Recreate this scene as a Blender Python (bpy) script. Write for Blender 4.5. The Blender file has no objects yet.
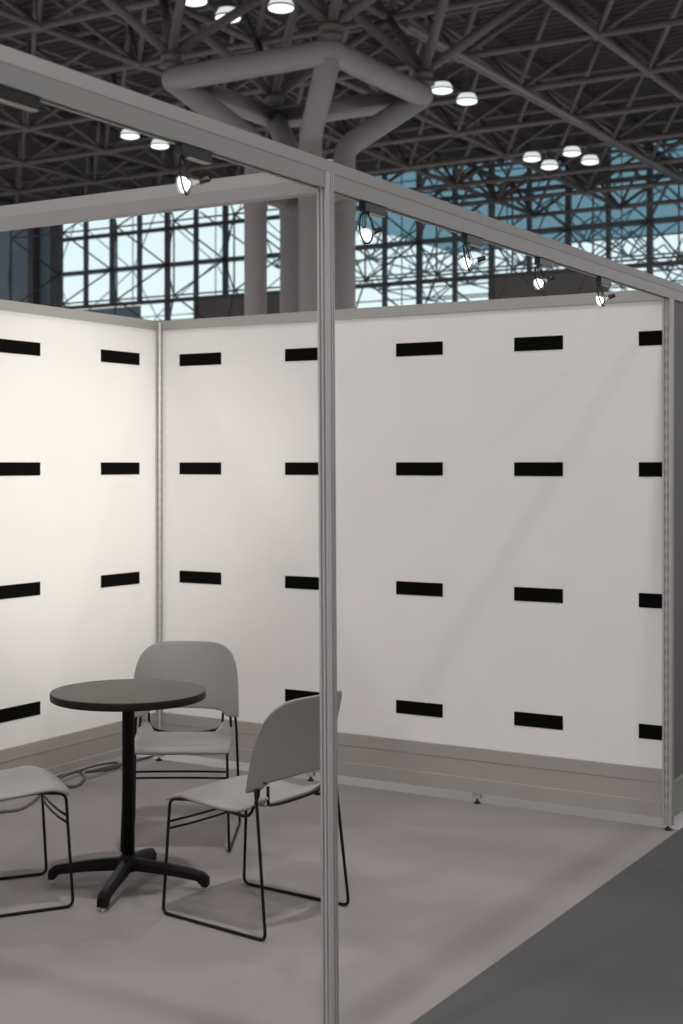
import bpy, math, random
from mathutils import Vector, Matrix, Quaternion
random.seed(7)
PI = math.pi
S = bpy.context.scene
COL = S.collection

# ------------------------------------------------------------------ camera
CAM = (4.8371, -6.1326, 1.63)
YAW = 0.5393
cd = bpy.data.cameras.new('camera'); cam = bpy.data.objects.new('camera', cd); COL.objects.link(cam)
cam.location = CAM; cam.rotation_euler = (PI/2, 0, YAW)
cd.sensor_fit = 'VERTICAL'; cd.sensor_height = 36.0; cd.sensor_width = 24.0
cd.lens = 1411.8/1024*36.0
cd.shift_y = -48.55/1024
cd.clip_end = 400; cd.clip_start = .05
cd.dof.use_dof = True; cd.dof.focus_distance = 5.2; cd.dof.aperture_fstop = 4.5
S.camera = cam

# ------------------------------------------------------------------ exposure, sky
S.view_settings.view_transform = 'Standard'; S.view_settings.look = 'None'
S.view_settings.gamma = 1.0; S.view_settings.use_curve_mapping = False
S.view_settings.exposure = 0.0
HB_POWER = 150.0      # overhead high bay lamps
SPOT_POWER = 150.0     # little track lamps on the beam

w = bpy.data.worlds.new('sky'); S.world = w; w.use_nodes = True
nt = w.node_tree; nt.nodes.clear()
def N(nt, t, **k):
    n = nt.nodes.new(t)
    for a, b in k.items(): setattr(n, a, b)
    return n
out = N(nt, 'ShaderNodeOutputWorld'); bg = N(nt, 'ShaderNodeBackground')
tc = N(nt, 'ShaderNodeTexCoord'); sx = N(nt, 'ShaderNodeSeparateXYZ')
nt.links.new(tc.outputs['Generated'], sx.inputs[0])
rz = N(nt, 'ShaderNodeValToRGB')                       # elevation
nt.links.new(sx.outputs['Z'], rz.inputs[0])
e = rz.color_ramp.elements
e[0].position = 0.0; e[0].color = (.30, .34, .36, 1)
e[1].position = .08; e[1].color = (1.25, 1.22, 1.18, 1)
x = e.new(.20); x.color = (1.15, 1.18, 1.17, 1)
x = e.new(.5); x.color = (.16, .30, .42, 1)
ry = N(nt, 'ShaderNodeMapRange'); ry.interpolation_type = 'SMOOTHSTEP'
ry.inputs['From Min'].default_value = .1; ry.inputs['From Max'].default_value = .55
ry.inputs['To Min'].default_value = 0; ry.inputs['To Max'].default_value = 1.0
nt.links.new(sx.outputs['Y'], ry.inputs['Value'])
mx = N(nt, 'ShaderNodeMix', data_type='RGBA')
mx.inputs['A'].default_value = (.70, .69, .69, 1)
nt.links.new(ry.outputs[0], mx.inputs['Factor']); nt.links.new(rz.outputs[0], mx.inputs['B'])
nt.links.new(mx.outputs['Result'], bg.inputs[0]); nt.links.new(bg.outputs[0], out.inputs[0])
bg.inputs[1].default_value = 1.0

# ------------------------------------------------------------------ materials
MATS = {}
def mat(name, col, rough=.5, metal=0, noise=0, scale=20, bump=0, spec=.5, coord='Object', stretch=None):
    m = bpy.data.materials.new(name); m.use_nodes = True; n = m.node_tree
    b = n.nodes['Principled BSDF']
    b.inputs['Base Color'].default_value = (*col, 1); b.inputs['Roughness'].default_value = rough
    b.inputs['Metallic'].default_value = metal; b.inputs['Specular IOR Level'].default_value = spec
    if noise or bump:
        t = N(n, 'ShaderNodeTexCoord'); mp = N(n, 'ShaderNodeMapping')
        n.links.new(t.outputs[coord], mp.inputs[0])
        if stretch: mp.inputs['Scale'].default_value = stretch
        nz = N(n, 'ShaderNodeTexNoise'); nz.inputs['Scale'].default_value = scale; nz.inputs['Detail'].default_value = 5
        n.links.new(mp.outputs[0], nz.inputs['Vector'])
        if noise:
            r = N(n, 'ShaderNodeMapRange'); r.inputs['From Min'].default_value = .3; r.inputs['From Max'].default_value = .7
            r.inputs['To Min'].default_value = 1-noise; r.inputs['To Max'].default_value = 1+noise
            n.links.new(nz.outputs['Fac'], r.inputs['Value'])
            v = N(n, 'ShaderNodeVectorMath', operation='SCALE'); v.inputs[0].default_value = col
            n.links.new(r.outputs[0], v.inputs['Scale']); n.links.new(v.outputs[0], b.inputs['Base Color'])
        if bump:
            bp = N(n, 'ShaderNodeBump'); bp.inputs['Strength'].default_value = bump; bp.inputs['Distance'].default_value = .003
            n.links.new(nz.outputs['Fac'], bp.inputs['Height']); n.links.new(bp.outputs[0], b.inputs['Normal'])
    MATS[name] = m; return m
def emis(name, col, s):
    m = bpy.data.materials.new(name); m.use_nodes = True; n = m.node_tree; n.nodes.clear()
    o = N(n, 'ShaderNodeOutputMaterial'); b = N(n, 'ShaderNodeEmission')
    b.inputs[0].default_value = (*col, 1); b.inputs[1].default_value = s; n.links.new(b.outputs[0], o.inputs[0])
    return m
M_wall = mat('white_fabric_panel', (.86, .843, .828), .75, noise=.012, scale=3, bump=.05, spec=.3)
M_rail = mat('grey_rail', (.40, .40, .38), .42, metal=.25, noise=.02, scale=8)
M_base = mat('grey_base_rail', (.41, .385, .365), .45, metal=.15, noise=.02, scale=8)
M_beam = mat('beam_aluminium', (.37, .362, .358), .45, metal=.2, noise=.02, scale=10)
M_post = mat('post_aluminium', (.50, .49, .49), .36, metal=.3, noise=.05, scale=6, stretch=(30, 30, 1))
M_slot = mat('slotted_strip', (.42, .41, .41), .4, metal=.3)
_n = M_slot.node_tree; _t = N(_n, 'ShaderNodeTexCoord'); _s = N(_n, 'ShaderNodeSeparateXYZ'); _n.links.new(_t.outputs['Object'], _s.inputs[0])
_f = N(_n, 'ShaderNodeMath', operation='PINGPONG'); _f.inputs[1].default_value = .0265; _n.links.new(_s.outputs['Z'], _f.inputs[0])
_g = N(_n, 'ShaderNodeMath', operation='LESS_THAN'); _g.inputs[1].default_value = .014; _n.links.new(_f.outputs[0], _g.inputs[0])
_m = N(_n, 'ShaderNodeMix', data_type='RGBA'); _m.inputs['A'].default_value = (.42, .41, .41, 1); _m.inputs['B'].default_value = (.19, .19, .19, 1)
_n.links.new(_g.outputs[0], _m.inputs['Factor']); _n.links.new(_m.outputs['Result'], _n.nodes['Principled BSDF'].inputs['Base Color'])
M_strip = mat('black_strip', (.0045, .0045, .004), .95, spec=.05)
M_carpet = mat('grey_booth_carpet', (.300, .278, .279), .9, noise=.05, scale=1.6, bump=.3, spec=.15)
M_aisle = mat('dark_aisle_carpet', (.105, .105, .106), .95, noise=.06, scale=260, bump=.4, spec=.1)
M_conc = mat('concrete_floor', (.50, .475, .48), .6, noise=.08, scale=.6)
M_chair = mat('grey_plastic', (.285, .270, .266), .42, bump=.08, scale=400, noise=.01)
M_tube = mat('black_tube', (.007, .005, .005), .4, spec=.2)
M_ttop = mat('speckled_laminate', (.100, .095, .084), .6, noise=.6, scale=300, spec=.2)
M_tedge = mat('dark_brown_edge', (.014, .009, .008), .5, spec=.2)
M_tbase = mat('black_cast_metal', (.006, .005, .005), .5, spec=.15, bump=.1, scale=200)
M_brass = mat('glide_metal', (.55, .45, .32), .35, metal=.9)
M_pipe = mat('grey_painted_pipe', (.31, .298, .298), .6, noise=.04, scale=1)
M_frame = mat('space_frame_paint', (.135, .122, .12), .55, noise=.06, scale=1)
M_deck = mat('roof_deck', (.07, .064, .063), .7, noise=.15, scale=.8)
M_duct = mat('duct_metal', (.20, .195, .195), .5, metal=.3)
M_mull = mat('mullion_dark', (.12, .125, .14), .5)
M_clad = mat('grey_cladding', (.21, .20, .20), .7, noise=.06, scale=1.5, stretch=(6, 1, .3))
M_blue = mat('blue_grey_cladding', (.27, .38, .45), .6, noise=.1, scale=.5)

M_atrf = mat('atrium_frame', (.42, .55, .62), .5)
M_neigh = mat('neighbour_panel', (.155, .145, .145), .6, noise=.02, scale=5)
M_tower = mat('pale_building', (.55, .66, .72), .8)
M_cable = mat('grey_cable', (.13, .12, .11), .5)
M_blk = mat('black_plastic', (.012, .011, .011), .35)
M_under = mat('fixture_underside', (.45, .42, .37), .5)
M_chrome = mat('dark_chrome', (.10, .09, .09), .2, metal=.9)
E_bulb = emis('bulb_glow', (1, .98, .95), 4)
E_dome = emis('dome_glow', (.93, 1, .97), .78)
E_lens = emis('lens_glow', (.95, 1, .98), 1.6)
def glass(name, tint, gl=.06):
    m = bpy.data.materials.new(name); m.use_nodes = True; n = m.node_tree; n.nodes.clear()
    o = N(n, 'ShaderNodeOutputMaterial'); t = N(n, 'ShaderNodeBsdfTransparent'); g = N(n, 'ShaderNodeBsdfGlossy'); x = N(n, 'ShaderNodeMixShader')
    t.inputs[0].default_value = (*tint, 1); g.inputs['Roughness'].default_value = .03; x.inputs[0].default_value = gl
    n.links.new(t.outputs[0], x.inputs[1]); n.links.new(g.outputs[0], x.inputs[2]); n.links.new(x.outputs[0], o.inputs[0])
    return m
M_glass = glass('blue_tinted_glass', (.86, .945, .965))
M_atr = glass('deep_blue_roof_glass', (.42, .53, .585), .02)
M_clear = glass('clear_glass', (.93, .93, .93), .12)

# ------------------------------------------------------------------ mesh helpers
class MB:
    def __init__(s): s.v = []; s.f = []; s.mi = []; s.sm = []
    def add(s, vs, fs, mi=0, smooth=False):
        o = len(s.v); s.v += [tuple(p) for p in vs]
        for f in fs: s.f.append([i+o for i in f]); s.mi.append(mi); s.sm.append(smooth)
        return s
    def box(s, a, b, mi=0):
        (x0, y0, z0), (x1, y1, z1) = a, b
        v = [(x0,y0,z0),(x1,y0,z0),(x1,y1,z0),(x0,y1,z0),(x0,y0,z1),(x1,y0,z1),(x1,y1,z1),(x0,y1,z1)]
        return s.add(v, [(0,3,2,1),(4,5,6,7),(0,1,5,4),(1,2,6,5),(2,3,7,6),(3,0,4,7)], mi)
    def cyl(s, p, q, r, n=8, r2=None, mi=0, caps=True):
        p = Vector(p); q = Vector(q); d = (q-p).normalized(); r2 = r if r2 is None else r2
        u = d.orthogonal().normalized(); w = d.cross(u)
        vs = []
        for (c, rr) in ((p, r), (q, r2)):
            for i in range(n): a = 2*PI*i/n; vs.append(c+u*(rr*math.cos(a))+w*(rr*math.sin(a)))
        s.add(vs, [(i, (i+1) % n, n+(i+1) % n, n+i) for i in range(n)], mi, True)
        if caps: s.add(vs, [tuple(range(n-1, -1, -1)), tuple(range(n, 2*n))], mi)
        return s
    def tube(s, pts, r, fil=.02, n=10, seg=6, mi=0, closed=False):
        P = [Vector(p) for p in pts]; path = []
        L = len(P)
        for i, p in enumerate(P):
            if not closed and i in (0, L-1): path.append(p); continue
            a = P[i-1]; b = P[(i+1) % L]
            da = (a-p); db = (b-p); la, lb = da.length, db.length
            t = min(fil, la*.49, lb*.49)
            A = p+da/la*t; B = p+db/lb*t
            ang = da.angle(db)
            if ang > 3.05: path.append(p); continue
            for k in range(seg+1):
                u = k/seg; path.append(A*(1-u)**2+p*2*u*(1-u)+B*u*u)
        # parallel transport
        m = len(path); T = []
        for i in range(m):
            if closed: t = path[(i+1) % m]-path[i-1]
            else: t = path[min(i+1, m-1)]-path[max(i-1, 0)]
            T.append(t.normalized())
        u = T[0].orthogonal().normalized(); vs = []
        for i in range(m):
            if i:
                ax = T[i-1].cross(T[i])
                if ax.length > 1e-8: u = Quaternion(ax.normalized(), T[i-1].angle(T[i])) @ u
            u = (u-T[i]*u.dot(T[i])).normalized(); w = T[i].cross(u)
            for k in range(n): a = 2*PI*k/n; vs.append(path[i]+u*(r*math.cos(a))+w*(r*math.sin(a)))
        fs = []
        for i in range(m if closed else m-1):
            j = (i+1) % m
            for k in range(n): fs.append((i*n+k, i*n+(k+1) % n, j*n+(k+1) % n, j*n+k))
        s.add(vs, fs, mi, True)
        if not closed: s.add(vs, [tuple(range(n-1, -1, -1)), tuple(range((m-1)*n, m*n))], mi)
        return s
    def lathe(s, prof, c=(0, 0, 0), n=32, mi=0, axis=None, smooth=True):
        c = Vector(c); Q = Vector((0, 0, 1)).rotation_difference(Vector(axis)) if axis else Quaternion()
        vs = []
        for (r, z) in prof:
            for i in range(n): a = 2*PI*i/n; vs.append(c+Q @ Vector((r*math.cos(a), r*math.sin(a), z)))
        m = len(prof)
        fs = [(i*n+k, i*n+(k+1) % n, (i+1)*n+(k+1) % n, (i+1)*n+k) for i in range(m-1) for k in range(n)]
        s.add(vs, fs, mi, smooth)
        s.add(vs, [tuple(range(n-1, -1, -1)), tuple(range((m-1)*n, m*n))], mi)
        return s
    def prism(s, prof, p0, axis, length, u, v, mi=0):
        """2-D profile (a,b) in directions u,v swept from p0 along axis"""
        p0 = Vector(p0); ax = Vector(axis).normalized(); u = Vector(u); v = Vector(v); n = len(prof)
        vs = [p0+u*a+v*b for a, b in prof]+[p0+u*a+v*b+ax*length for a, b in prof]
        return s.add(vs, [(i, (i+1) % n, n+(i+1) % n, n+i) for i in range(n)]+[tuple(range(n-1, -1, -1)), tuple(range(n, 2*n))], mi)
    def grid(s, fn, nu, nv, mi=0):
        vs = [fn(i/nu, j/nv) for j in range(nv+1) for i in range(nu+1)]
        return s.add(vs, [(j*(nu+1)+i, j*(nu+1)+i+1, (j+1)*(nu+1)+i+1, (j+1)*(nu+1)+i) for j in range(nv) for i in range(nu)], mi, True)
    def sphere(s, c, r, n=10, mi=0, sz=1):
        c = Vector(c); m = n//2
        prof = [(max(1e-4, r*math.sin(PI*k/m)), -sz*r*math.cos(PI*k/m)) for k in range(m+1)]
        return s.lathe(prof, c, n, mi)
    def build(s, name, mats, parent=None, loc=None, bevel=0, solid=0, sub=0):
        me = bpy.data.meshes.new(name); me.from_pydata(s.v, [], s.f)
        mats = mats if isinstance(mats, (list, tuple)) else [mats]
        for m in mats: me.materials.append(m)
        me.polygons.foreach_set('material_index', s.mi); me.polygons.foreach_set('use_smooth', s.sm)
        me.update()
        import bmesh
        bm = bmesh.new(); bm.from_mesh(me); bmesh.ops.remove_doubles(bm, verts=bm.verts, dist=1e-5)
        if not solid: bmesh.ops.recalc_face_normals(bm, faces=bm.faces)
        bm.to_mesh(me); bm.free()
        o = bpy.data.objects.new(name, me); COL.objects.link(o)
        if loc: o.location = loc
        if parent: o.parent = parent
        if solid:
            md = o.modifiers.new('thick', 'SOLIDIFY'); md.thickness = solid; md.offset = -1
        if bevel:
            md = o.modifiers.new('bevel', 'BEVEL'); md.width = bevel; md.segments = 2; md.limit_method = 'ANGLE'
        if sub:
            md = o.modifiers.new('sub', 'SUBSURF'); md.levels = sub; md.render_levels = sub
        return o
def tag(o, label=None, cat=None, group=None, kind=None):
    if label: o['label'] = label
    if cat: o['category'] = cat
    if group: o['group'] = group
    if kind: o['kind'] = kind
    return o
def empty(name, loc=(0, 0, 0), rz=0, label=None, cat=None, group=None):
    o = bpy.data.objects.new(name, None); COL.objects.link(o); o.location = loc; o.rotation_euler = (0, 0, rz)
    o.empty_display_size = .1
    return tag(o, label, cat, group)
def struct(o): o['kind'] = 'structure'; return o
def copy_tree(o, parent=None):
    c = o.copy(); COL.objects.link(c); c.parent = parent
    for ch in list(o.children): copy_tree(ch, c)
    return c

# projection into the photograph, used only to choose which far members of the roof are worth building
_r = Vector((math.cos(YAW), math.sin(YAW))); _d = Vector((-math.sin(YAW), math.cos(YAW)))
def proj(X, Y, Z):
    v = Vector((X-CAM[0], Y-CAM[1])); z = v.dot(_d)
    if z < .1: return (-9999, -9999, z)
    return 341.5+1411.8*v.dot(_r)/z, 463.45-1411.8*(Z-CAM[2])/z, z

# ------------------------------------------------------------------ booth dimensions
W = 2.8592; PY = -2.893; TOP = 2.4401; XE = 2.9018
YN = -6.9          # near end of the left wall and the front beam (out of view)

# floors
b = MB(); b.box((-60, -20, -.12), (40, 75, -.03)); struct(b.build('floor', M_conc))
b = MB(); b.box((-.5, YN, -.03), (XE, .03, 0)); o = b.build('booth_carpet', M_carpet)
tag(o, 'pale grey carpet covering the booth floor under the table and chairs', 'carpet')
b = MB(); b.box((XE, YN-4, -.03), (XE+4, 6, .001)); o = b.build('aisle_carpet', M_aisle)
tag(o, 'dark grey aisle carpet in the bottom right corner outside the booth', 'carpet')

# walls
PZ0, PZ1 = .268, 2.36
b = MB(); b.box((.0, .006, PZ0-.05), (W-.018, .022, PZ1+.02)); struct(b.build('wall_back', M_wall))
b = MB(); b.box((-.022, YN, PZ0-.05), (-.006, 0, PZ1+.02)); struct(b.build('wall_left', M_wall))
# top rails
rail = [(-.004, PZ1), (-.004, PZ1+.05), (.03, PZ1+.05), (.03, PZ1)]
b = MB(); b.prism(rail, (0.02, 0, 0), (1, 0, 0), W-.04, (0, 1, 0), (0, 0, 1)); struct(b.build('trim_1', M_rail))
b = MB(); b.prism(rail, (0, YN, 0), (0, 1, 0), -YN-.02, (-1, 0, 0), (0, 0, 1)); struct(b.build('trim_2', M_rail))
# base rails: flat band, step, ridge, lower rail
bp = [(.002, .268), (-.002, .266), (-.002, .207), (.001, .204), (.001, .122), (-.006, .120), (-.006, .052), (.03, .052), (.03, .268)]
b = MB(); b.prism(bp, (0.02, 0, 0), (1, 0, 0), W-.04, (0, 1, 0), (0, 0, 1)); struct(b.build('baseboard_back', M_base))
b = MB(); b.prism([(p, max(z_, .083)) for p, z_ in bp], (0, YN, 0), (0, 1, 0), -YN-.02, (-1, 0, 0), (0, 0, 1)); struct(b.build('baseboard_left', M_base))

# levelling feet under the base rails
def foot(x, y, label):
    t = empty('levelling_foot', (x, y, 0), 0, label, 'foot', 'levelling feet under the booth walls')
    MB().box((-.022, -.012, .024), (.022, .012, .06)).build('bracket', M_post, t, bevel=.002)
    MB().lathe([(.016, 0), (.017, .005), (.012, .009), (.006, .012), (.006, .026)], n=16).build('glide', M_blk, t)
foot(1.918, .012, 'small metal levelling foot under the back wall, right of the front post')
foot(.975, .012, 'small metal levelling foot under the back wall, behind the chairs')

# posts -------------------------------------------------------------
def post_profile(h=.0225, ch=.008, g=.0028, gd=.005):
    """square profile with chamfered corners and two grooves in every face"""
    pts = []; ch = min(ch, h*.35); q = h*.3; g = h*.13
    for k in range(4):
        a = k*PI/2; c, s_ = math.cos(a), math.sin(a)
        face = [(h, -h+ch), (h, -q-g), (h-gd, -q-g), (h-gd, -q+g), (h, -q+g), (h, q-g), (h-gd, q-g), (h-gd, q+g), (h, q+g), (h, h-ch)]
        for x, y in face: pts.append((x*c-y*s_, x*s_+y*c))
    return pts
def post(x, y, z1, label, lean=(0, 0), slots=(), h=.0225):
    t = empty('aluminum_post', (x, y, 0), 0, label, 'post')
    b = MB(); pr = post_profile(h); n = len(pr)
    vs = [(a, c, .022) for a, c in pr]+[(a+lean[0], c+lean[1], z1) for a, c in pr]
    b.add(vs, [(i, (i+1) % n, n+(i+1) % n, n+i) for i in range(n)]+[tuple(range(n-1, -1, -1)), tuple(range(n, 2*n))])
    b.build('upright', M_post, t)
    if slots:
        for (dx, dy) in slots:
            b = MB()
            if abs(dx) > abs(dy): b.box((dx-.0006, dy-.002, .1), (dx+.0006, dy+.002, z1-.1))
            else: b.box((dx-.002, dy-.0006, .1), (dx+.002, dy+.0006, z1-.1))
            b.build('slot_row', M_slot, t)
    MB().lathe([(.017, 0.001), (.018, .006), (.01, .01), (.007, .012), (.007, .03)], n=16).build('glide', M_blk, t)
    return t
post(0, 0, TOP-.035, 'slim slotted metal post in the inner corner of the booth walls', slots=((.0235, -.012), (.012, -.0235)), h=.024)
post(W, 0, TOP-.078, 'metal post at the open right end of the back wall', slots=((-.006, -.0228), (.006, -.0228)))
post(W+.021, PY-.026, TOP-.036, 'tall grooved aluminum post standing alone at the front of the booth', lean=(-.0145, -.004), h=.0195)

# beams ---------------------------------------------------------------
def beam_profile():          # a = outward, b = up ; lower face, step, slightly leaning upper face
    return [(-.0165, -.0775), (-.007, -.0775), (-.007, -.070), (.007, -.070), (.007, -.0775), (.0165, -.0775), (.0178, -.037), (.0192, -.034), (.012, 0),
            (-.012, 0), (-.0192, -.034), (-.0178, -.037)]
t = empty('front_beam', (W, YN, TOP), 0, 'long grey overhead beam crossing the picture above the post and lamps', 'beam')
MB().prism(beam_profile(), (0, 0, 0), (0, 1, 0), 5.6-YN, (1, 0, 0), (0, 0, 1)).build('beam_body', M_beam, t)
MB().cyl((0.004, PY-YN, 0), (0.004, PY-YN, .006), .009, 16).build('bolt', M_post, t)
t = empty('cross_beam', (0, PY, TOP-.045), 0, 'grey cross beam from the front post back to the left wall', 'beam')
MB().prism([(a, c) for a, c in [(-.02, -.036), (.02, -.036), (.021, 0), (.015, .036), (-.015, .036), (-.021, 0)]], (.02, 0, 0), (1, 0, 0), W-.045, (0, 1, 0), (0, 0, 1)).build('beam_body', M_beam, t)

# wall beyond the right post (back of the neighbouring stand)
t = MB(); t.box((W-.008, .03, .20), (W+.008, 4.8, TOP-.075)); struct(t.build('wall_right', M_neigh))
b = MB(); b.prism([(-.014, .05), (.014, .05), (.014, .19), (.019, .2), (.019, .215), (-.014, .215)], (W, .03, 0), (0, 1, 0), 4.8, (1, 0, 0), (0, 0, 1)); struct(b.build('baseboard_right', M_rail))

# black strips -----------------------------------------------------------
Z0, DZ, HH = 1.6032, .588, .0649
colB = [(0.1380, 0.4150, 'first column right of the corner post'), (0.8230, 1.0781, 'column just behind the front post'),
        (1.4790, 1.7370, 'first column right of the front post'), (2.1140, 2.3590, 'second column right of the front post'),
        (2.7230, W-.0255, 'cut short beside the right end post')]
rowN = ['top row', 'second row', 'third row', 'bottom row']
def strip(a, c, z, wall, label):
    b = MB()
    if wall == 'back': b.box((a, .0035, z-HH/2), (c, .006, z+HH/2))
    else: b.box((-.006, -c, z-HH/2), (-.0035, -a, z+HH/2))
    tag(b.build('black_strip', M_strip), label, 'strip', 'black strips on the booth walls')
for r in range(4):
    z = Z0-(r-1)*DZ
    for i, (a, c, nm) in enumerate(colB):
        if r == 3 and i == 0: continue
        strip(a, c, z, 'back', f'black rectangular strip on the back wall, {rowN[r]}, {nm}')
    strip(0.9310, 1.2310, z, 'left', f'black rectangular strip on the left wall at the picture edge, {rowN[r]}')
    if r < 3: strip(0.1630, 0.4770, z, 'left', f'black rectangular strip on the left wall near the corner post, {rowN[r]}')

# ------------------------------------------------------------------ track lamps on the front beam
def track_lamp(y, aim, label, power=1.0, spread=95, length=.118):
    z = TOP-.0775
    t = empty('track_lamp', (W, y, z), 0, label, 'lamp', 'small track lamps under the front beam')
    MB().box((-.011, 0, -.026), (.011, length, 0)).build('adapter_box', M_blk, t, bevel=.0015)
    MB().box((-.009, .03, -.0285), (.009, length-.003, -.0262)).build('cover_plate', M_under, t)
    a = Vector(aim).normalized()                     # direction the lamp throws its light
    c = Vector((0, .03, -.088))                      # centre of the lamp
    side = a.cross(Vector((0, 0, 1))).normalized(); up = side.cross(a).normalized()
    k0 = Vector((0, .022, -.071))
    ring = [k0+side*(.023*math.cos(k*PI/12))+up*(.044*math.sin(k*PI/12)) for k in range(24)]
    MB().tube(ring, .003, 0, 8, closed=True).build('yoke_ring', M_blk, t)
    for s_ in (-1, 1):
        MB().tube([c+side*.018*s_-a*.012, c+side*.020*s_+Vector((0, 0, .03)), Vector((0, .022, -.026))+side*.007*s_], .0014, .012, 6).build('wire', M_chrome, t)
    MB().lathe([(.005, -.036), (.009, -.034), (.010, -.022), (.012, -.016), (.021, .008), (.0245, .012), (.0245, .015)], c, 20, axis=a).build('reflector', M_clear, t)
    MB().lathe([(.006, -.008), (.014, .0), (.0185, .008), (.0195, .0115), (.001, .0128)], c, 20, axis=a).build('bulb', E_bulb, t)
    MB().cyl(c-a*.034, c-a*.058, .009, 14, .007).build('socket', M_chrome, t)
    l = bpy.data.lights.new('lamp_light', 'SPOT'); l.energy = SPOT_POWER*power; l.spot_size = math.radians(spread); l.spot_blend = 1.0
    l.shadow_soft_size = .02; l.color = (1, .975, .88)
    lo = bpy.data.objects.new('lamp_light', l); COL.objects.link(lo); lo.parent = t
    lo.location = c+a*.03; lo.rotation_euler = a.to_track_quat('-Z', 'Y').to_euler()
    return t
track_lamp(-4.215, (-1, .1, -.15), 'small track lamp at the left picture edge, only its black box showing', .1, length=.197)
track_lamp(-3.555, (-1, -.28, -.15), 'track lamp left of the front post, closest glowing bulb to the camera', .08)
track_lamp(-2.715, (-1, .45, -.12), 'track lamp just right of the front post, brightest round bulb', .08)
track_lamp(-2.065, (-1, -.1, -.2), 'second track lamp from the front post towards the right', .1)
track_lamp(-1.475, (-1, .25, -.25), 'third track lamp from the front post, second from the right end', .8, 52)
track_lamp(-.865, (-1, .03, -.25), 'rightmost track lamp on the beam, nearest the end post', .6, 52)

# ------------------------------------------------------------------ table
TC = (1.341, -1.889)
t = empty('cafe_table', (*TC, 0), math.radians(22), 'round dark grey cafe table on a black four-footed pedestal', 'table')
R_ = .297; TZ = .7555
MB().lathe([(R_-.004, TZ-.0012), (R_-.002, TZ-.0006), (R_-.0025, TZ), (R_-.006, TZ+.0002), (.001, TZ+.0002)], n=72).build('tabletop', M_ttop, t)
MB().lathe([(.001, TZ-.031), (R_-.006, TZ-.031), (R_-.001, TZ-.028), (R_, TZ-.024), (R_, TZ-.005), (R_-.0012, TZ-.0012), (.001, TZ-.0012)], n=72).build('table_edge', M_tedge, t)
MB().lathe([(.024, .10), (.024, TZ-.05), (.028, TZ-.046), (.029, TZ-.0315)], n=28).build('column', M_tbase, t)
MB().lathe([(.018, .062), (.040, .066), (.046, .085), (.040, .108), (.030, .122), (.0245, .128)], n=28).build('hub', M_tbase, t)
for k in range(4):
    b = MB(); N_ = 14; rings = []
    for i in range(N_+1):
        u = i/N_; x = .015+.303*u
        zt = .115-.028*u-.022*u**2 - (.012 if u > .97 else 0)
        th = .048-.014*u if u < .86 else .036+(u-.86)*.09
        zb = zt-th if u < .88 else max(.017, zt-th-(u-.88)*.28)
        hw = .023-.004*u+(.004*max(0, u-.85)/.15)
        if u == 1: hw -= .003
        rings.append([(x, -hw, zb), (x, -hw, zt-.012), (x, -hw*.55, zt), (x, hw*.55, zt), (x, hw, zt-.012), (x, hw, zb)])
    vs = [p for r in rings for p in r]; fs = [(i*6+j, i*6+(j+1) % 6, (i+1)*6+(j+1) % 6, (i+1)*6+j) for i in range(N_) for j in range(6)]
    b.add(vs, fs, 0, False); b.add(vs, [(5, 4, 3, 2, 1, 0), tuple(N_*6+j for j in range(6))])
    leg = b.build('leg', M_tbase, t, bevel=.003); leg.rotation_euler = (0, 0, k*PI/2)
    g = MB().lathe([(.010, .001), (.011, .005), (.006, .008), (.006, .02)], (.303, 0, 0), 14).build('glide', M_brass, leg)

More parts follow.
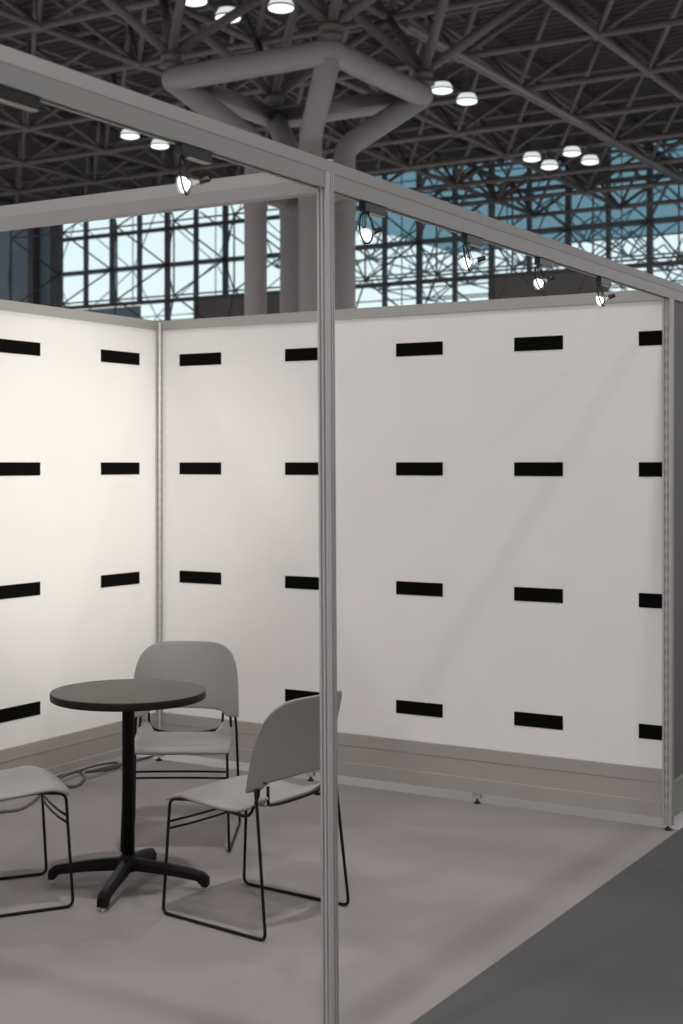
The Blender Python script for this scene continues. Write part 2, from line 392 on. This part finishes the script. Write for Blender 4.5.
# ------------------------------------------------------------------ chairs
def make_chair():
    t = empty('stacking_chair')
    rt = .0058
    # seat ----------------------------------------------------------
    def seat(u, v):
        s_ = 2*u-1; a = abs(s_)
        hw = .225-.012*v-.012*max(0, v-.6)
        y = s_*hw
        ear = max(0, min(1, (a-.62)/.22)); ear = ear*ear*(3-2*ear)
        xf = .252-.020*a**4; xr = -.150-.052*ear
        x = xf+(xr-xf)*v
        z = .445
        z -= .024*max(0, 1-v/.20)**2                        # waterfall front edge
        z -= .014*math.sin(PI*min(1, max(0, (v-.15)/.85)))*(1-a**2)   # scoop
        z += .008*a**3*math.sin(PI*min(1, v*1.1))
        z -= .030*a**5*max(0, math.sin(PI*min(1, v**1.4)))
        q = max(0, (v-.72)/.28)
        z += ear*q**1.7*.034
        z -= (1-ear)*q**1.5*.010
        return (x, y, z)
    b = MB(); b.grid(seat, 40, 36); b.build('seat', M_chair, t, solid=.009)
    # backrest ---------------------------------------------------------
    def back(u, v):
        s_ = 2*u-1; a = abs(s_)
        zl = .497; arch = max(0, min(1, (.80-a)/.16)); arch = arch*arch*(3-2*arch)
        zl += .022*arch+.010*(1-min(1, a/.8)**2)
        a5 = min(1, a)**5.5
        zu = .635+.182*(1-a5)**.38
        z = zl+(zu-zl)*v
        tt = (z-.474)/.34
        hw = .240-.006*tt-.009*tt**2
        y = s_*hw
        x = -.157-.040*tt-.045*tt**2-.058*(1-s_*s_)*(.9+.25*tt)
        return (x, y, z)
    b = MB(); b.grid(lambda u, v: back(.5-.5*math.cos(PI*u) if False else (math.sin((u-.5)*PI)*.5+.5), v), 48, 30); o = b.build('backrest', M_chair, t, solid=-.008)
    # wire frame: each side one bent rod
    for sd in (-1, 1):
        p = [(-.184, sd*.200, .508), (-.182, sd*.202, .48), (-.145, sd*.207, .404), (.12, sd*.211, .430), (.222, sd*.214, .419), (.247, sd*.2245, .0065), (-.246, sd*.239, .0065), (-.197, sd*.226, .45), (-.184, sd*.220, .512)]
        b = MB(); b.tube(p, rt, .028, 10, 7); b.build('side_frame', M_tube, t)
        MB().cyl((-.19, sd*.18, .525), (-.207, sd*.18, .525), .0035, 10).build('screw', M_blk, t)
    for z, dz in ((.337, 0), (.311, 0)):
        xx = .222+(.432-z)/.4255*.025
        b = MB(); b.tube([(xx, -.218, z), (xx-.011, -.12, z), (xx-.014, 0, z), (xx-.011, .12, z), (xx, .218, z)], .0045, .09, 8, 8); b.build('crossbar', M_tube, t)
    b = MB(); b.tube([(-.196, -.166, .512), (-.196, -.165, .465), (-.182, -.145, .440), (-.166, -.08, .429), (-.164, 0, .427), (-.166, .08, .429), (-.182, .145, .440), (-.196, .165, .465), (-.196, .166, .512)], rt, .03, 10, 5)
    b.build('rear_loop', M_tube, t)
    return t
GRP = 'grey stacking chairs around the cafe table'
ch = make_chair()
tag(ch, 'grey plastic wire-leg chair seen from behind, beside the front post', 'chair', GRP)
ch.location = (1.930, -1.885, 0); ch.rotation_euler = (0, 0, math.radians(174.3))
c2 = copy_tree(ch); tag(c2, 'grey plastic wire-leg chair facing the camera behind the round table', 'chair', GRP)
c2.location = (1.086, -1.221, 0); c2.rotation_euler = (0, 0, math.radians(-58.5))
c3 = copy_tree(ch); tag(c3, 'grey plastic wire-leg chair cut off by the left picture edge', 'chair', GRP)
c3.location = (1.006, -2.266, 0); c3.rotation_euler = (0, 0, math.radians(55))

# ------------------------------------------------------------------ cables along the left wall
def cable(pts, r, label):
    cu = []
    P = [Vector(p) for p in pts]
    for i in range(len(P)-1):          # Catmull-Rom
        p0, p1, p2, p3 = P[max(i-1, 0)], P[i], P[i+1], P[min(i+2, len(P)-1)]
        for k in range(8):
            u = k/8
            cu.append(.5*((2*p1)+(p2-p0)*u+(2*p0-5*p1+4*p2-p3)*u*u+(3*p1-p0-3*p2+p3)*u**3))
    cu.append(P[-1])
    tag(MB().tube(cu, r, 0, 8).build('power_cable', M_cable), label, 'cable')
cable([(0.109, -1.397, 0.009), (0.103, -1.314, 0.009), (0.142, -1.224, 0.009), (0.082, -1.066, 0.009), (-0.029, -0.877, 0.009), (-0.163, -0.673, 0.009), (-0.181, -0.548, 0.009), (-0.171, -0.458, 0.009), (-0.037, -0.571, 0.009), (0.049, -0.730, 0.009), (-0.020, -0.745, 0.009), (-0.104, -0.679, 0.022), (-0.135, -0.506, 0.022), (-0.145, -0.370, 0.022), (-0.146, -0.196, 0.009), (-0.070, -0.254, 0.009), (-0.065, -0.366, 0.009), (-0.044, -0.548, 0.035), (-0.029, -0.456, 0.035), (-0.047, -0.282, 0.022), (-0.087, -0.056, 0.009), (-0.055, 0.151, 0.009)], .007,
      'thick grey power cable looping on the floor along the left wall')

# =================================================================== THE HALL
L = 3.05
AX0, AY0, ZA = -18.95, 19.06, 11.67
ZB = 10.16; ZC = 8.48; WY = 41.4

# roof deck, corrugated along X
b = MB()
zb, zt = ZA+1.15, ZA+1.25; y = -19.0
b.box((-60, -20, zt+.02), (40, WY+.2, zt+.1))
struct(b.build('ceiling', M_deck))
b = MB(); vs = []; ys = []
yy = 9.0; k = 0
while yy < WY: ys += [(yy, zb), (yy+.14, zb), (yy+.17, zt), (yy+.31, zt)]; yy += .34
n = len(ys)
vs = [(-48, y_, z_) for y_, z_ in ys]+[(8, y_, z_) for y_, z_ in ys]
b.add(vs, [(i, i+1, n+i+1, n+i) for i in range(n-1)])
struct(b.build('trim_3', M_deck))
b = MB()
for i in range(0, 19):                          # purlins under the deck
    x = -47+L*i-.2
    b.box((x-.06, 9, zb-.16), (x+.06, WY, zb-.002))
struct(b.build('trim_4', M_deck))

# space frame
sf = empty('space_frame', (0, 0, ZB), 0, 'dark steel tube space frame spanning under the hall roof', 'roof frame')
SO = Vector((0, 0, ZB))
def vis(p, m=130):
    u, v, z = proj(*p); return z > 8 and -m < u < 683+m and -m*.8 < v < 470
A = {}; B_ = {}
for i in range(-12, 10):
    for j in range(-8, 8):
        p = (AX0+L*i, AY0+L*j, ZA)
        if p[1] < (WY-.4 if p[0] > -18 else 34.6): A[i, j] = p
        p = (AX0+L*(i+.5), AY0+L*(j+.5), ZB)
        if p[1] < (WY-.4 if p[0] > -18 else 31): B_[i, j] = p
def rel(p): return Vector(p)-SO
# long chord lines (one part each)
for D, name, rr in ((A, 'upper_chord', .06), (B_, 'lower_chord', .075)):
    for dr in (0, 1):
        keys = sorted({k[1-dr] for k in D})
        for kk in keys:
            line = sorted([k for k in D if k[1-dr] == kk and vis(D[k], 200)])
            if len(line) < 2: continue
            MB().cyl(rel(D[line[0]]), rel(D[line[-1]]), rr, 8).build(name, M_frame, sf)
# diagonals
diag = []
for (i, j), p in B_.items():
    for di in (0, 1):
        for dj in (0, 1):
            q = A.get((i+di, j+dj))
            if q and (vis(p, 60) or vis(q, 60)): diag.append((proj(*p)[2], p, q))
diag.sort(key=lambda d: d[0])
for z, p, q in diag[:99]: MB().cyl(rel(p), rel(q), .055, 8).build('diagonal_tube', M_frame, sf)
b = MB()
for z, p, q in diag[99:]: b.cyl(rel(p), rel(q), .055, 6)
tag(b.build('diagonal_tube', M_frame, sf), kind='stuff')
nodes = sorted([p for p in list(A.values())+list(B_.values()) if vis(p, 40)], key=lambda p: proj(*p)[2])
b0 = MB().sphere((0, 0, 0), .115, 10); n0 = None
for p in nodes[:99]:
    if n0 is None: n0 = b0.build('node_ball', M_frame, sf); n0.location = rel(p)
    else:
        c = n0.copy(); COL.objects.link(c); c.parent = sf; c.location = rel(p)
b = MB()
for p in nodes[99:]: b.sphere(rel(p), .115, 8)
tag(b.build('node_ball', M_frame, sf), kind='stuff')

# vertical frame standing inside the window wall
wf = empty('wall_frame', (0, WY-1.5, 0), 0, 'dark steel tube lattice standing against the far window wall', 'wall frame')
WO = Vector((0, WY-1.5, 0))
MX0 = -14.13; M_ = 1.503
wn = {}; wi = {}
for i in range(-9, 4):
    for k in range(0, 3):
        wn[i, k] = Vector((MX0+2*M_*i, WY-.12, 6.98+L*k))-WO
        wi[i, k] = Vector((MX0+2*M_*(i+.5), WY-1.55, 8.5+L*k))-WO
b = MB(); cnt = 0
segs = []
for (i, k), p in wi.items():
    if k > 1: continue
    for di in (0, 1):
        for dk in (0, 1):
            q = wn.get((i+di, k+dk))
            if q is not None: segs.append((p, q))
for i in range(-9, 3):
    for k in (0, 1):
        if (i+1, k) in wi: segs.append((wi[i, k], wi[i+1, k]))
    segs.append((wi[i, 0], wi[i, 1]))
segs.sort(key=lambda s_: -s_[0].x)
seen = [s_ for s_ in segs if vis(tuple(s_[0]+WO), 60)]
for p, q in seen[:98]: MB().cyl(p, q, .036, 6).build('lattice_tube', M_frame, wf)
if seen[98:]:
    b = MB()
    for p, q in seen[98:]: b.cyl(p, q, .036, 6)
    tag(b.build('lattice_tube', M_frame, wf), kind='stuff')

# duct / catwalk running along the hall between the layers
tag(MB().cyl((0, 17.5, 9.96), (0, WY-.6, 9.96), .06, 10).build('conduit_pipe', M_duct, loc=(-7.85, 0, 0)), 'long thin conduit pipe running back under the roof right of the column', 'pipe')

# column tree ---------------------------------------------------------------
CXc, CYc, ZR = -8.33, 14.48, 8.13; a_ = 1.58; pr_ = .2; bs = .556; zbend = 7.14
t = empty('tree_column', (CXc, CYc, 0), 0, 'grey pipe column of four shafts branching to a square ring under the roof', 'column')
corn = [(-1, -1), (1, -1), (1, 1), (-1, 1)]
MB().tube([(sx_*a_, sy_*a_, ZR) for sx_, sy_ in corn], pr_, .09, 20, 6, closed=True).build('ring', M_pipe, t)
for sx_, sy_ in corn:
    MB().tube([(sx_*bs, sy_*bs, -.03), (sx_*bs, sy_*bs, zbend), (sx_*a_, sy_*a_, ZR)], pr_*.98, .22, 20, 6).build('shaft', M_pipe, t)
    MB().lathe([(.10, ZR+.1), (.13, ZR+.19), (.20, ZR+.2), (.20, ZR+.25), (.15, ZR+.27), (.15, ZR+.34), (.18, ZR+.36), (.18, ZR+.40), (.10, ZR+.45)], (sx_*a_, sy_*a_, 0), 20).build('collar', M_frame, t)
for k in range(4):
    (x0, y0), (x1, y1) = corn[k], corn[(k+1) % 4]
    MB().cyl((x0*bs, y0*bs, 6.25), (x1*bs, y1*bs, 6.25), .12, 12).build('tie', M_pipe, t)
    MB().cyl((x0*bs, y0*bs, 6.0), (x0*bs, y0*bs, 6.45), pr_*1.06, 20).build('sleeve', M_pipe, t)
    x0, y0 = x0*a_, y0*a_
    # thick fan of struts from the collar to the four roof nodes above it
    gi = round((CXc+x0-AX0)/L); gj = round((CYc+y0-AY0)/L)
    for di in (-1, 0):
        for dj in (-1, 0):
            q = B_.get((gi+di, gj+dj))
            if q: MB().cyl((x0, y0, ZR+.42), (q[0]-CXc, q[1]-CYc, q[2]), .085, 12).build('strut', M_frame, t)

# high bay lamps ------------------------------------------------------------
def lamp_obj():
    t = empty('high_bay_lamp')
    MB().lathe([(.17, .0), (.232, -.11), (.236, -.13)], n=28).build('dome', E_dome, t)
    MB().lathe([(.238, -.125), (.240, -.15), (.225, -.152), (.225, -.127)], n=28).build('rim', M_frame, t)
    MB().lathe([(.001, -.205), (.15, -.20), (.215, -.175), (.226, -.152), (.001, -.151)], n=28).build('lens', E_lens, t)
    MB().lathe([(.176, .0), (.16, .03), (.08, .06), (.075, .24), (.05, .26)], n=20).build('ballast', M_frame, t)
    MB().cyl((0, 0, .25), (0, 0, 3.22), .008, 8).build('stem', M_frame, t)
    return t
def add_light(t, p):
    l = bpy.data.lights.new('lamp_light', 'AREA'); l.shape = 'DISK'; l.size = .45; l.energy = p; l.color = (1.0, .965, .955)
    l.spread = math.radians(140)
    o = bpy.data.objects.new('lamp_light', l); COL.objects.link(o); o.parent = t; o.location = (0, 0, -.23)
def world_at(u, v, Z):
    z = 1411.8*(Z-CAM[2])/(463.45-v); p = Vector((CAM[0], CAM[1]))+_d*z+_r*(z*(u-341.5)/1411.8)
    return (p.x, p.y, Z)
lamps = [(194, -2, 'high bay lamp at the top picture edge, leftmost of the three above the column ring'),
         (228, 15, 'high bay lamp above the column ring, crossed by a thin tube'),
         (281, 5, 'high bay lamp at the top edge, rightmost of the three above the column ring'),
         (130, 134, 'high bay lamp peeking below the front beam, left of a twin lamp'),
         (160, 144, 'high bay lamp peeking below the front beam, just left of the near track lamp'),
         (442, 88, 'high bay lamp right of the column ring, upper left one of a pair'),
         (467, 99, 'high bay lamp right of the column ring, lower right one of a pair'),
         (532, 157, 'leftmost high bay lamp of the cluster of four'),
         (549.5, 165, 'lowest high bay lamp of the cluster of four'),
         (572, 151.5, 'highest high bay lamp of the cluster of four'),
         (590, 160, 'rightmost high bay lamp of the cluster of four')]
first = None
for i, (u, v, lab) in enumerate(lamps):
    p = world_at(u, v, 9.62)
    if first is None: first = lamp_obj(); t = first
    else: t = copy_tree(first)
    t.location = (p[0], p[1], p[2]+.1); tag(t, lab, 'lamp', 'high bay lamps hanging under the hall roof')
lit = [o for o in COL.objects if o.name.startswith('high_bay_lamp')]
for i, o in enumerate(lit):
    if i >= 3: add_light(o, HB_POWER*1.2)
# copies of the hall lamps, added out of view to brighten booth and roof
over = [(-5, -6), (1.5, -9.5), (7.5, -10), (12, -5), (3.2, -3.2), (-4, 3), (9, 3), (-.5, 6)]
beside = [(-28, 12), (-36, 19), (-42, 30), (-20, 7), (-12, 6), (1, 16), (3, 24), (5, 33)]
for x, y in over+beside:
    t = copy_tree(first); 
    for c in list(t.children):
        if c.type == 'LIGHT': bpy.data.objects.remove(c)
    t.location = (x, y, 9.72); tag(t, 'added high bay lamp out of view, brightening the booth and hall', 'lamp', 'added high bay lamps out of view')
    add_light(t, HB_POWER*(2.3 if (x, y) in beside else 1))

# window wall -----------------------------------------------------------------
def mx(i): return MX0+M_*i
ZTOP = ZA+1.15
def bay(num, i0, i1, zs):
    """one glazed bay between mullions i0 and i1 with transoms at the heights zs"""
    t = bpy.data.objects.new(f'window_{num}', None); COL.objects.link(t); t.location = (mx(i0), WY, zs[0]); struct(t)
    X1 = M_*(i1-i0); H = zs[-1]-zs[0]
    b = MB()
    for k in range(0 if num == 1 else 1, i1-i0+1):
        th = .095 if (i0+k) % 2 == 0 else .07
        b.box((k*M_-th, -.14, 0), (k*M_+th, .06, H))
    for z in zs: b.box((.0, -.10, z-zs[0]-.08), (X1, .05, z-zs[0]+.08))
    b.build('window_frame', M_mull, t)
    MB().box((0, .0, 0), (X1, .012, H)).build('glass', M_glass, t)
def panel(n, i0, i1, z0, z1, m):
    b = MB(); b.box((mx(i0)+.001*n, WY-.05, z0), (mx(i1)+.001*n, WY+.04, z1)); struct(b.build(f'trim_{n}', m))
up = [8.52, 10.04, 11.56, ZTOP]
bay(1, -16, -13, up)
bay(2, -13, -11, [6.2, 7.62]+up)
bay(3, -11, -6, up)
bay(4, -6, -2, [5.48, 7.0]+up)
bay(5, -2, 0, up)
bay(6, 0, 1, up)
bay(7, 1, 6, [5.48, 7.0]+up)
panel(5, -32, -16.4, -.03, ZTOP, M_blue)
panel(6, -16.4, -16, -.03, ZTOP, M_mull)
panel(7, -16, -13, -.03, 8.4, M_blue)
panel(8, -13, -11, -.03, 6.15, M_blue)
panel(9, -11, -6, -.03, 8.46, M_clad)
panel(10, -6, -2, -.03, 5.4, M_clad)
panel(11, -2, 1, -.03, 8.46, M_clad)
panel(12, 1, 12, -.03, 5.4, M_clad)
panel(13, 0, 1, 11.66, ZTOP-.1, M_mull)
panel(14, 6, 12, 5.4, ZTOP, M_clad)
b = MB()
for i in (-20, -16.9, -25): b.box((mx(i)-.16, WY-.5, -.03), (mx(i)+.16, WY-.06, ZTOP))
struct(b.build('trim_15', M_mull))

# glazed atrium beyond the windows ---------------------------------------------
b = MB(); b.box((-29, WY+.3, 12.95), (12, 62, 13.1))
tag(b.build('atrium_roof', M_atr), 'blue tinted glass roof of the atrium seen through the right-hand windows', 'roof')
af = empty('atrium_frame', (0, 50, 0), 0, 'blue-grey tube lattice of the atrium beyond the window wall', 'frame')
AO = Vector((0, 50, 0)); seg = []
LA = 4.6
for i in range(-7, 4):
    for j in range(0, 4):
        a = Vector((-.5+LA*i, 43.6+LA*j, 9.9))
        if a.x < -29: continue
        for di in (-.5, .5):
            for dj in (-.5, .5): seg.append((a, a+Vector((di*LA, dj*LA, 2.2))))
        seg.append((a, a+Vector((LA, 0, 0)))); seg.append((a, a+Vector((0, LA, 0))))
for i in range(-12, 3):                                    # outer glass front of the atrium
    for k in range(0, 3):
        a = Vector((-.5+2*L*i, 60, 1.0+2*L*k)); a2 = a+Vector((L, -1.6, L))
        seg += [(a, a+Vector((2*L, 0, 0))), (a, a+Vector((0, 0, 2*L)))]
        for d in ((0, 0, 0), (2*L, 0, 0), (0, 0, 2*L), (2*L, 0, 2*L)): seg.append((a2, a+Vector(d)))
        seg += [(a2, a2+Vector((2*L, 0, 0)))]
seg = [q for q in seg if vis(tuple(q[0]), 30) or vis(tuple(q[1]), 30)]
seg.sort(key=lambda q: proj(*q[0])[2])
for p, q in seg[:99]: MB().cyl(p-AO, q-AO, .04, 6, caps=False).build('lattice_tube', M_atrf, af)
b = MB()
for p, q in seg[99:]: b.cyl(p-AO, q-AO, .04, 6, caps=False)
tag(b.build('lattice_tube', M_atrf, af), kind='stuff')
